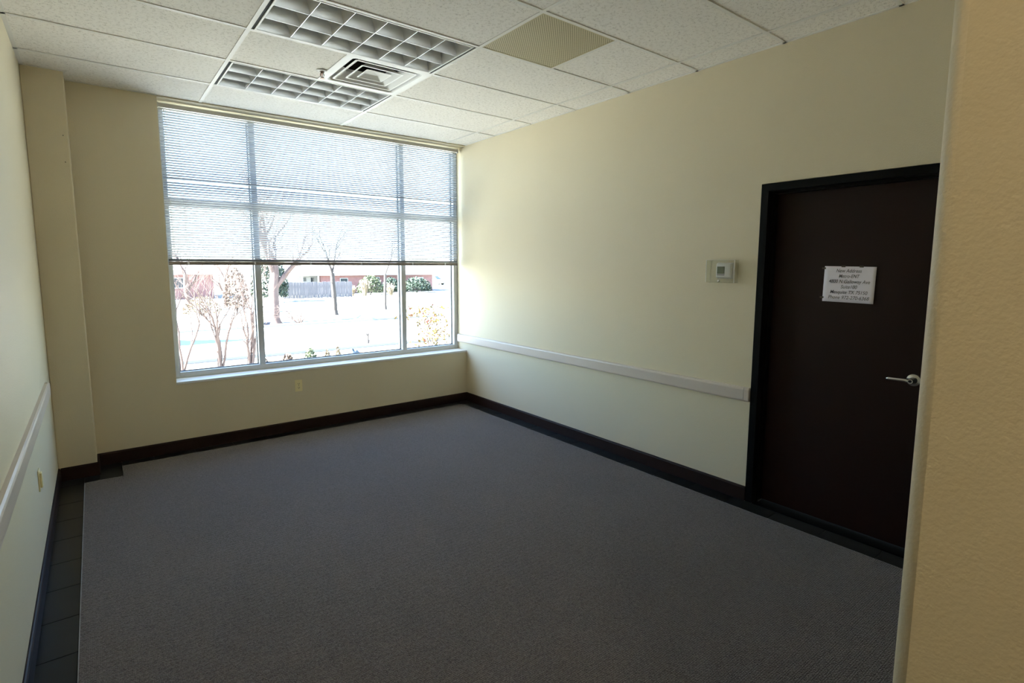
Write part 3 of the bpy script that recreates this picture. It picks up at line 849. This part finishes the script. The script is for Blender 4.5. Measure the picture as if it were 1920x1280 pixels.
def grow(rng, mb, p, d, length, rad, level, cfg):
    n = 4
    pts, rads = [p.copy()], [rad]
    q = p.copy(); dd = d.copy()
    endr = rad * cfg['taper']
    for i in range(n):
        dd = (dd + rand_perp(rng, dd) * cfg['wob'] + Vector((0, 0, cfg['up']))).normalized()
        q = q + dd * (length / n)
        pts.append(q.copy()); rads.append(rad + (endr - rad) * (i + 1) / n)
    mb[min(level, 1)].tube(pts, rads, 7 if level == 0 else (5 if level < 2 else 3), caps=False)
    if level >= cfg['levels']: return
    kids = cfg['kids'][min(level, len(cfg['kids']) - 1)]
    for k in range(kids):
        t = 1.0 if k < cfg.get('forks', 2) else rng.uniform(0.35, 0.95)
        i = min(int(t * n), n); base = pts[i]
        ang = rng.uniform(*cfg['ang'])
        nd = (dd * math.cos(ang) + rand_perp(rng, dd) * math.sin(ang)).normalized()
        if nd.z < cfg.get('minz', -1): nd.z = cfg['minz']; nd.normalize()
        grow(rng, mb, base, nd, length * cfg['lk'] * rng.uniform(.75, 1.15), rads[i] * cfg['rk'], level + 1, cfg)

def bare_tree(name, label, base, stems, length, rad, cfg, seed, bark='bark', group=None, spread=0.25):
    rng = random.Random(seed)
    r = empty(name, base, label, 'tree', group)
    mb = [MB(), MB()]
    for s in range(stems):
        a = 2 * math.pi * s / max(1, stems) + rng.uniform(-.4, .4)
        d = Vector((math.cos(a) * spread, math.sin(a) * spread, 1)).normalized() if stems > 1 else Vector((rng.uniform(-.04, .04), rng.uniform(-.04, .04), 1)).normalized()
        p = Vector((math.cos(a), math.sin(a), 0)) * (rad * 1.3 if stems > 1 else 0)
        grow(rng, mb, p + Vector((0, 0, -0.05)), d, length * rng.uniform(.85, 1.1), rad, 0, cfg)
    if stems == 1:
        mb[0].tube([(0, 0, -0.1), (0, 0, 0.12), (0, 0, 0.5)], [rad * 1.7, rad * 1.25, rad * 0.9], 9, caps=False)
    mb[0].build('trunk', M[bark], r, smooth=True)
    mb[1].build('branches', M[bark], r, smooth=True)
    return r
def leaves(parent, material, pts, size, rng, name='foliage'):
    m = MB()
    for p in pts:
        p = Vector(p); a = rand_perp(rng, Vector((0, 0, 1)).lerp(Vector((rng.uniform(-1, 1), rng.uniform(-1, 1), rng.uniform(-1, 1))), .8).normalized())
        bb = rand_perp(rng, a); s = size * rng.uniform(.6, 1.3)
        m.add([p - a * s, p - bb * s * .5, p + a * s, p + bb * s * .5], [(0, 1, 2, 3)])
    return m.build(name, material, parent)

myrtle = dict(levels=4, kids=[3, 3, 3, 3], ang=(.15, .5), lk=.62, rk=.62, taper=.7, wob=.16, up=.05, minz=.2)
for i, (bx, by, lb) in enumerate(((-1.45, 14.6, 'bare multi-stemmed small tree leftmost outside the window'),
                                  (-0.32, 14.6, 'bare multi-stemmed small tree in the middle of the left pane'),
                                  (0.52, 14.2, 'bare multi-stemmed small tree nearest the left window mullion'))):
    bare_tree('bare_small_tree', lb, (bx, by, GZ), 5, 1.7, 0.042, myrtle, 11 + i, 'bark', 'small bare trees in the left pane', 0.13)
bigc = dict(levels=5, kids=[5, 4, 3, 3, 2], ang=(.3, .8), lk=.66, rk=.6, taper=.75, wob=.12, up=.03, minz=-.1)
bare_tree('bare_street_tree', 'large bare tree with thick leaning trunk right of the left mullion', (4.85, 28.4, GZ), 1, 3.6, 0.34, bigc, 5, 'bark', 'bare street trees', 0)
droop = dict(levels=4, kids=[4, 4, 3, 3], ang=(.3, .7), lk=.62, rk=.6, taper=.6, wob=.12, up=.0, minz=-.4)
bare_tree('bare_shrub', 'wide bare twiggy shrub beside the large tree in front of the fence', (6.0, 27.4, GZ), 9, 0.9, 0.03, droop, 6, 'bark', None, 0.9)
mid = dict(levels=5, kids=[2, 4, 3, 3, 2], ang=(.25, .6), lk=.62, rk=.62, taper=.78, wob=.045, up=.04, minz=0)
bare_tree('bare_street_tree', 'bare tree with straight slim trunk in front of the fence end', (9.72, 31.7, GZ), 1, 2.9, 0.19, mid, 8, 'bark2', 'bare street trees', 0)
bare_tree('bare_street_tree', 'bare tree before the brick house beside the right mullion', (14.55, 34.0, GZ), 1, 3.0, 0.13, mid, 17, 'bark2', 'bare street trees', 0)
sap = dict(levels=4, kids=[5, 4, 3, 2], ang=(.5, 1.0), lk=.75, rk=.6, taper=.7, wob=.12, up=.02, minz=-.2)
bare_tree('bare_sapling', 'tiny bare sapling alone in the middle pane by the street', (5.80, 16.7, GZ), 1, 0.60, 0.032, sap, 10, 'bark2', None, 0)
far = dict(levels=5, kids=[4, 4, 3, 3, 2], ang=(.25, .7), lk=.66, rk=.6, taper=.75, wob=.12, up=.03, minz=0)
for i, (bx, by, lb) in enumerate(((-1.5, 38, 'far bare tree across the street at the left window edge'), (2.2, 42, 'far bare tree across the street behind the middle small tree'), (5.6, 47, 'far bare tree across the street beside the left mullion'), (27.5, 80, 'far bare tree rising behind the brick house roof'))):
    bare_tree('bare_far_tree', lb, (bx, by, GZ), 1, 2.6, 0.2, far, 21 + i, 'bark', 'far bare trees', 0)

# tree out of view at the left whose shadow falls on the street
rng = random.Random(3)
ev = empty('evergreen_tree', (-6.6, 23.2, GZ), 'dark evergreen beyond the left window edge shading the street', 'tree')
MB().tube([(0, 0, 0), (0, 0, 2), (0, 0, 7)], [.25, .2, .04], 8).build('trunk', M['bark2'], ev)
pts = []
for k in range(2600):
    h = rng.random() ** .8; a = rng.uniform(0, 6.283); rr_ = 2.1 * (1 - h) ** .8 * rng.uniform(.5, 1)
    pts.append((rr_ * math.cos(a), rr_ * math.sin(a), 1.2 + 6.2 * h))
leaves(ev, M['leaf_dark'], pts, .22, rng)

# ------------------------------------------------------------------ outside: shrubs and grasses
def shrub(name, label, base, rx, ry, rz, n, size, material, seed, group=None, cat='shrub'):
    rng = random.Random(seed)
    r = empty(name, base, label, cat, group)
    pts = []
    for k in range(n):
        a = rng.uniform(0, 6.283); h = rng.uniform(-0.25, 1); q = math.sqrt(max(0, 1 - h * h)) * rng.uniform(.75, 1.05)
        pts.append((rx * q * math.cos(a), ry * q * math.sin(a), rz * (.3 + .7 * h) * rng.uniform(.85, 1.05)))
    leaves(r, M[material], pts, size, rng)
    m = MB()
    for k in range(6):
        a = k * 1.05; m.tube([(0, 0, -.05), (rx * .3 * math.cos(a), ry * .3 * math.sin(a), rz * .4), (rx * .6 * math.cos(a), ry * .6 * math.sin(a), rz * .75)], [.03, .02, .008], 5)
    m.build('stems', M['bark2'], r)
    return r
shrub('round_shrub', 'round yellow-green shrub in front of the brick house', (22.6, 55.5, GZ), 1.5, 1.3, 2.2, 1600, .14, 'leaf_green', 31)
shrub('round_shrub', 'dark round shrub at the brick house corner in the right pane', (29.6, 57.0, GZ), 1.9, 1.5, 1.9, 2200, .15, 'leaf_dark', 32)
shrub('round_shrub', 'dark shrub at the brick house beside the right mullion', (26.2, 57.5, GZ), 1.2, 1.0, 1.9, 1400, .14, 'leaf_dark', 33)
shrub('leafy_shrub', 'straw yellow shrub far across the street in the left pane', (2.2, 36.0, GZ), 1.1, 0.9, 1.3, 600, .10, 'straw', 34)
shrub('leafy_shrub', 'tall brownish shrub behind the small tree nearest the left mullion', (4.6, 37.4, GZ), .8, .8, 3.2, 1100, .12, 'leaf_brown', 35)
for i, (bx, by, rr_, rz, mt, lb) in enumerate(((0.0, 10.0, .29, .88, 'leaf_brown', 'brown low hedge shrub beside the left mullion, below the street'), (0.62, 10.0, .29, .94, 'leaf_brown', 'brown low hedge shrub touching the left side of the green one'),
                                            (1.24, 10.0, .29, 1.02, 'leaf_green', 'green low hedge shrub under the middle pane'), (1.72, 10.0, .15, .93, 'straw', 'straw coloured low shrub right of the green hedge shrub'), (2.03, 10.0, .12, .98, 'straw', 'straw coloured low shrub nearest the grey boulder'))):
    shrub('hedge_shrub', lb, (bx, by, GZ), rr_ * .78, rr_ * .78, rz + 0.03, 1300, .045, mt, 40 + i, 'low hedge shrubs')
def grass_clump(label, base, n, h, spread, seed, material='straw'):
    rng = random.Random(seed)
    r = empty('ornamental_grass', base, label, 'grass clump', 'pale ornamental grasses before the house')
    m = MB()
    for k in range(n):
        a = rng.uniform(0, 6.283); s = spread * rng.uniform(.2, 1); hh = h * rng.uniform(.6, 1.1)
        m.tube([(s * .3 * math.cos(a), s * .3 * math.sin(a), 0), (s * .6 * math.cos(a), s * .6 * math.sin(a), hh * .6), (s * math.cos(a), s * math.sin(a), hh)], [.05, .045, .02], 4)
    m.build('blades', M[material], r)
grass_clump('pale dry grass clump right of the fence end', (19.7, 54.0, GZ), 60, 1.1, .6, 51)
grass_clump('pale bushy dry grass clump left of the round green shrub', (21.0, 53.4, GZ), 120, 1.7, .6, 52)
grass_clump('pale dry grass clump right of the round green shrub', (23.9, 52.8, GZ), 50, 1.3, .8, 53)
grass_clump('pale dry grass clump beside the right mullion', (26.3, 54.5, GZ), 40, 1.5, .5, 54)

shrub('leafy_shrub', 'dark evergreen shrub at the left end of the wooden fence', (9.6, 48.6, GZ), 1.6, 1.6, 4.2, 2400, .16, 'leaf_dark', 36)
# autumn-coloured small tree in the right pane
rng = random.Random(61)
au = bare_tree('autumn_tree', 'small yellow and orange leaved tree low in the right pane', (7.15, 13.5, GZ), 3, 0.75, 0.03,
               dict(levels=3, kids=[3, 3, 3], ang=(.3, .7), lk=.66, rk=.6, taper=.7, wob=.14, up=.03, minz=0), 62, 'bark', None, .35)
pts = [(rng.gauss(0, .50), rng.gauss(0, .42), 0.15 + rng.random() ** .8 * 1.65) for k in range(520)]
leaves(au, M['leaf_yellow'], pts[:400], .085, rng, 'yellow_foliage')
leaves(au, M['leaf_orange'], pts[400:], .07, rng, 'orange_foliage')

# boulder in place of a likely car roof, and street utility box
rng = random.Random(71)
bo = MB(); nu, nv = 14, 8; vs, fs = [], []
for j in range(nv + 1):
    for i in range(nu):
        a, t = 2 * math.pi * i / nu, math.pi / 2 * j / nv
        rr_ = 1 + .10 * math.sin(3 * a + 2 * t) + rng.uniform(-.04, .04)
        vs.append((.30 * rr_ * math.cos(a) * math.cos(t), .26 * rr_ * math.sin(a) * math.cos(t), -.05 + .42 * rr_ * math.sin(t) ** .9))
for j in range(nv):
    for i in range(nu): fs.append((j * nu + i, j * nu + (i + 1) % nu, (j + 1) * nu + (i + 1) % nu, (j + 1) * nu + i))
tag(bo.add(vs, fs).build('boulder', M['rock'], smooth=True, loc=(3.85, 13.5, GZ)), 'pale blue-grey boulder in place of a likely car roof at the bottom of the middle pane', 'boulder')
ub = empty('utility_box', (3.95, 26.9, GZ), 'small dark utility box at the curb by the large tree trunk', 'utility box')
MB().box(-.28, .28, -.2, .2, 0, .20).build('body', M['util'], ub, bevel=.02)
MB().box(-.31, .31, -.23, .23, .20, .25).build('lid', M['util'], ub, bevel=.01)

# ------------------------------------------------------------------ outside: fence
fen = empty('wooden_fence', (15.4, 52.0, GZ), 'tall weathered wooden picket fence in front of the house', 'fence')
pk = MB(); w_ = 0.068
pk.add([(-w_, -.012, .04), (w_, -.012, .04), (w_, -.012, 1.66), (w_ - .03, -.012, 1.72), (-w_ + .03, -.012, 1.72), (-w_, -.012, 1.66),
        (-w_, .012, .04), (w_, .012, .04), (w_, .012, 1.66), (w_ - .03, .012, 1.72), (-w_ + .03, .012, 1.72), (-w_, .012, 1.66)],
       [(0, 1, 2, 3, 4, 5), (11, 10, 9, 8, 7, 6)] + [(i, 6 + i, 6 + (i + 1) % 6, (i + 1) % 6) for i in range(6)])
pk_me = pk.mesh('picket', M['fence'])
rng = random.Random(80)
x = -3.6
while x < 3.6:
    o = place('picket', pk_me, fen, (x, rng.uniform(-.012, .012), rng.uniform(-.03, .03))); x += .148
for z in (.4, 1.35): MB().box(-3.7, 3.7, .015, .06, z - .045, z + .045).build('rail', M['fence'], fen)
for x in (-3.5, -1.2, 1.2, 3.5): MB().box(x - .05, x + .05, .06, .16, -.3, 1.65).build('post', M['fence'], fen)

# ------------------------------------------------------------------ outside: brick house
hs_ = empty('house', (24.0, 62.0, GZ), 'long low brick house with pale roof behind the fence', 'house')
def hb(mb, nm, m, parent=None): return rel(mb, hs_).build(nm, m, parent or hs_)
hb(MB().box(19.0, 33.6, 60, 69, GZ, .55), 'brick_wall', M['brick'])
hb(MB().box(13.6, 19.0, 61.2, 69, GZ, .55), 'siding_wall', M['siding'])
for px_ in (14.6, 16.0, 17.9): hb(MB().box(px_ - .09, px_ + .09, 59.75, 59.95, GZ, .45), 'porch_post', M['siding'])
hb(MB().box(18.2, 19.0, 60, 60.6, GZ, .45), 'brick_pier', M['brick'])
rf = MB()
E0, E1, Y0, Y1, ZE, ZR = 13.0, 34.2, 59.4, 69.6, .42, 2.9
rf.add([(E0, Y0, ZE), (E1, Y0, ZE), (E1, Y1, ZE), (E0, Y1, ZE), (E0 + 4.5, 64.5, ZR), (E1 - 4.5, 64.5, ZR), (E0, Y0, ZE + .16), (E1, Y0, ZE + .16), (E1, Y1, ZE + .16), (E0, Y1, ZE + .16)],
       [(0, 1, 7, 6), (1, 2, 8, 7), (2, 3, 9, 8), (3, 0, 6, 9), (6, 7, 5, 4), (7, 8, 5), (8, 9, 4, 5), (9, 6, 4), (3, 2, 1, 0)])
hb(rf, 'roof', M['shingle'])
hb(MB().box(E0, E1, Y0 - .12, Y0, ZE + .02, ZE + .16), 'gutter', M['siding'])
for (xa, xb, za, zb, yy) in ((16.35, 16.95, -.35, .25, 61.2), (17.35, 17.85, -.75, .25, 61.2), (20.6, 21.6, -.7, .1, 60), (24.6, 25.8, -.9, .2, 60), (31.0, 32.2, -.8, .1, 60)):
    wf = hb(MB().box(xa, xb, yy - .06, yy + .02, za, zb), 'window', M['siding'])
    hb(MB().box(xa + .07, xb - .07, yy - .075, yy - .06, za + .07, zb - .07), 'pane', M['win_dark'], wf)

# second house far left across the street
h2 = empty('house', (-4.0, 62.0, GZ), 'pale house far across the street in the left pane', 'house')
def hb2(mb, nm, m, parent=None): return rel(mb, h2).build(nm, m, parent or h2)
hb2(MB().box(-8, 6.4, 58, 66, GZ, .8), 'wall', M['brick'])
rf = MB(); E0, E1, Y0, Y1, ZE, ZR = -8.5, 6.9, 57.4, 66.6, .7, 3.2
rf.add([(E0, Y0, ZE), (E1, Y0, ZE), (E1, Y1, ZE), (E0, Y1, ZE), (E0 + 4, 62, ZR), (E1 - 4, 62, ZR)], [(0, 1, 5, 4), (1, 2, 5), (2, 3, 4, 5), (3, 0, 4), (3, 2, 1, 0)])
hb2(rf, 'roof', M['shingle'])
for xa in (-4.5, -1.0, 2.8):
    wf = hb2(MB().box(xa, xa + 1.3, 57.93, 58.02, -.7, .4), 'window', M['siding'])
    hb2(MB().box(xa + .08, xa + 1.22, 57.91, 57.93, -.6, .3), 'pane', M['win_dark'], wf)

# ------------------------------------------------------------------ outside: parked car
car = empty('car', (45.2, 80.0, GZ + .02), 'white car parked on the driveway past the dark shrub', 'car', rz=math.radians(-62))
body = [(-2.2, .35), (2.2, .35), (2.3, .55), (2.25, .85), (1.25, 1.0), (-2.2, 1.02), (-2.3, .8), (-2.3, .5)]
MB().prism(body, 'y', -.86, .86).build('body', M['car_paint'], car, bevel=.06)
MB().add([(1.15, -.80, .98), (1.15, .80, .98), (-2.1, .80, .98), (-2.1, -.80, .98), (.45, -.62, 1.58), (.45, .62, 1.58), (-1.75, .62, 1.58), (-1.75, -.62, 1.58)],
         [(4, 5, 6, 7), (0, 1, 5, 4), (1, 2, 6, 5), (2, 3, 7, 6), (3, 0, 4, 7), (3, 2, 1, 0)]).build('cabin', M['car_paint'], car, bevel=.04)
MB().add([(1.13, -.70, 1.03), (1.13, .70, 1.03), (.52, .58, 1.54), (.52, -.58, 1.54), (1.16, -.70, 1.05), (1.16, .70, 1.05), (.55, .58, 1.56), (.55, -.58, 1.56)],
         [(4, 5, 6, 7), (0, 1, 5, 4), (1, 2, 6, 5), (2, 3, 7, 6), (3, 0, 4, 7), (3, 2, 1, 0)]).build('windscreen', M['win_dark'], car)
for s in (-1, 1):
    MB().add([(.95, s * .80, 1.05), (-1.9, s * .80, 1.05), (-1.65, s * .655, 1.5), (.40, s * .655, 1.5), (.95, s * .815, 1.05), (-1.9, s * .815, 1.05), (-1.65, s * .67, 1.5), (.40, s * .67, 1.5)],
             [(4, 5, 6, 7), (0, 1, 2, 3), (0, 1, 5, 4), (1, 2, 6, 5), (2, 3, 7, 6), (3, 0, 4, 7)]).build('side_window', M['win_dark'], car)
    for xx in (-1.4, 1.4):
        MB().lathe([(.20, -.11), (.33, -.11), (.33, .11), (.20, .11)], (xx, s * .78, .33), 'y', 20).build('wheel', M['rubber'], car)
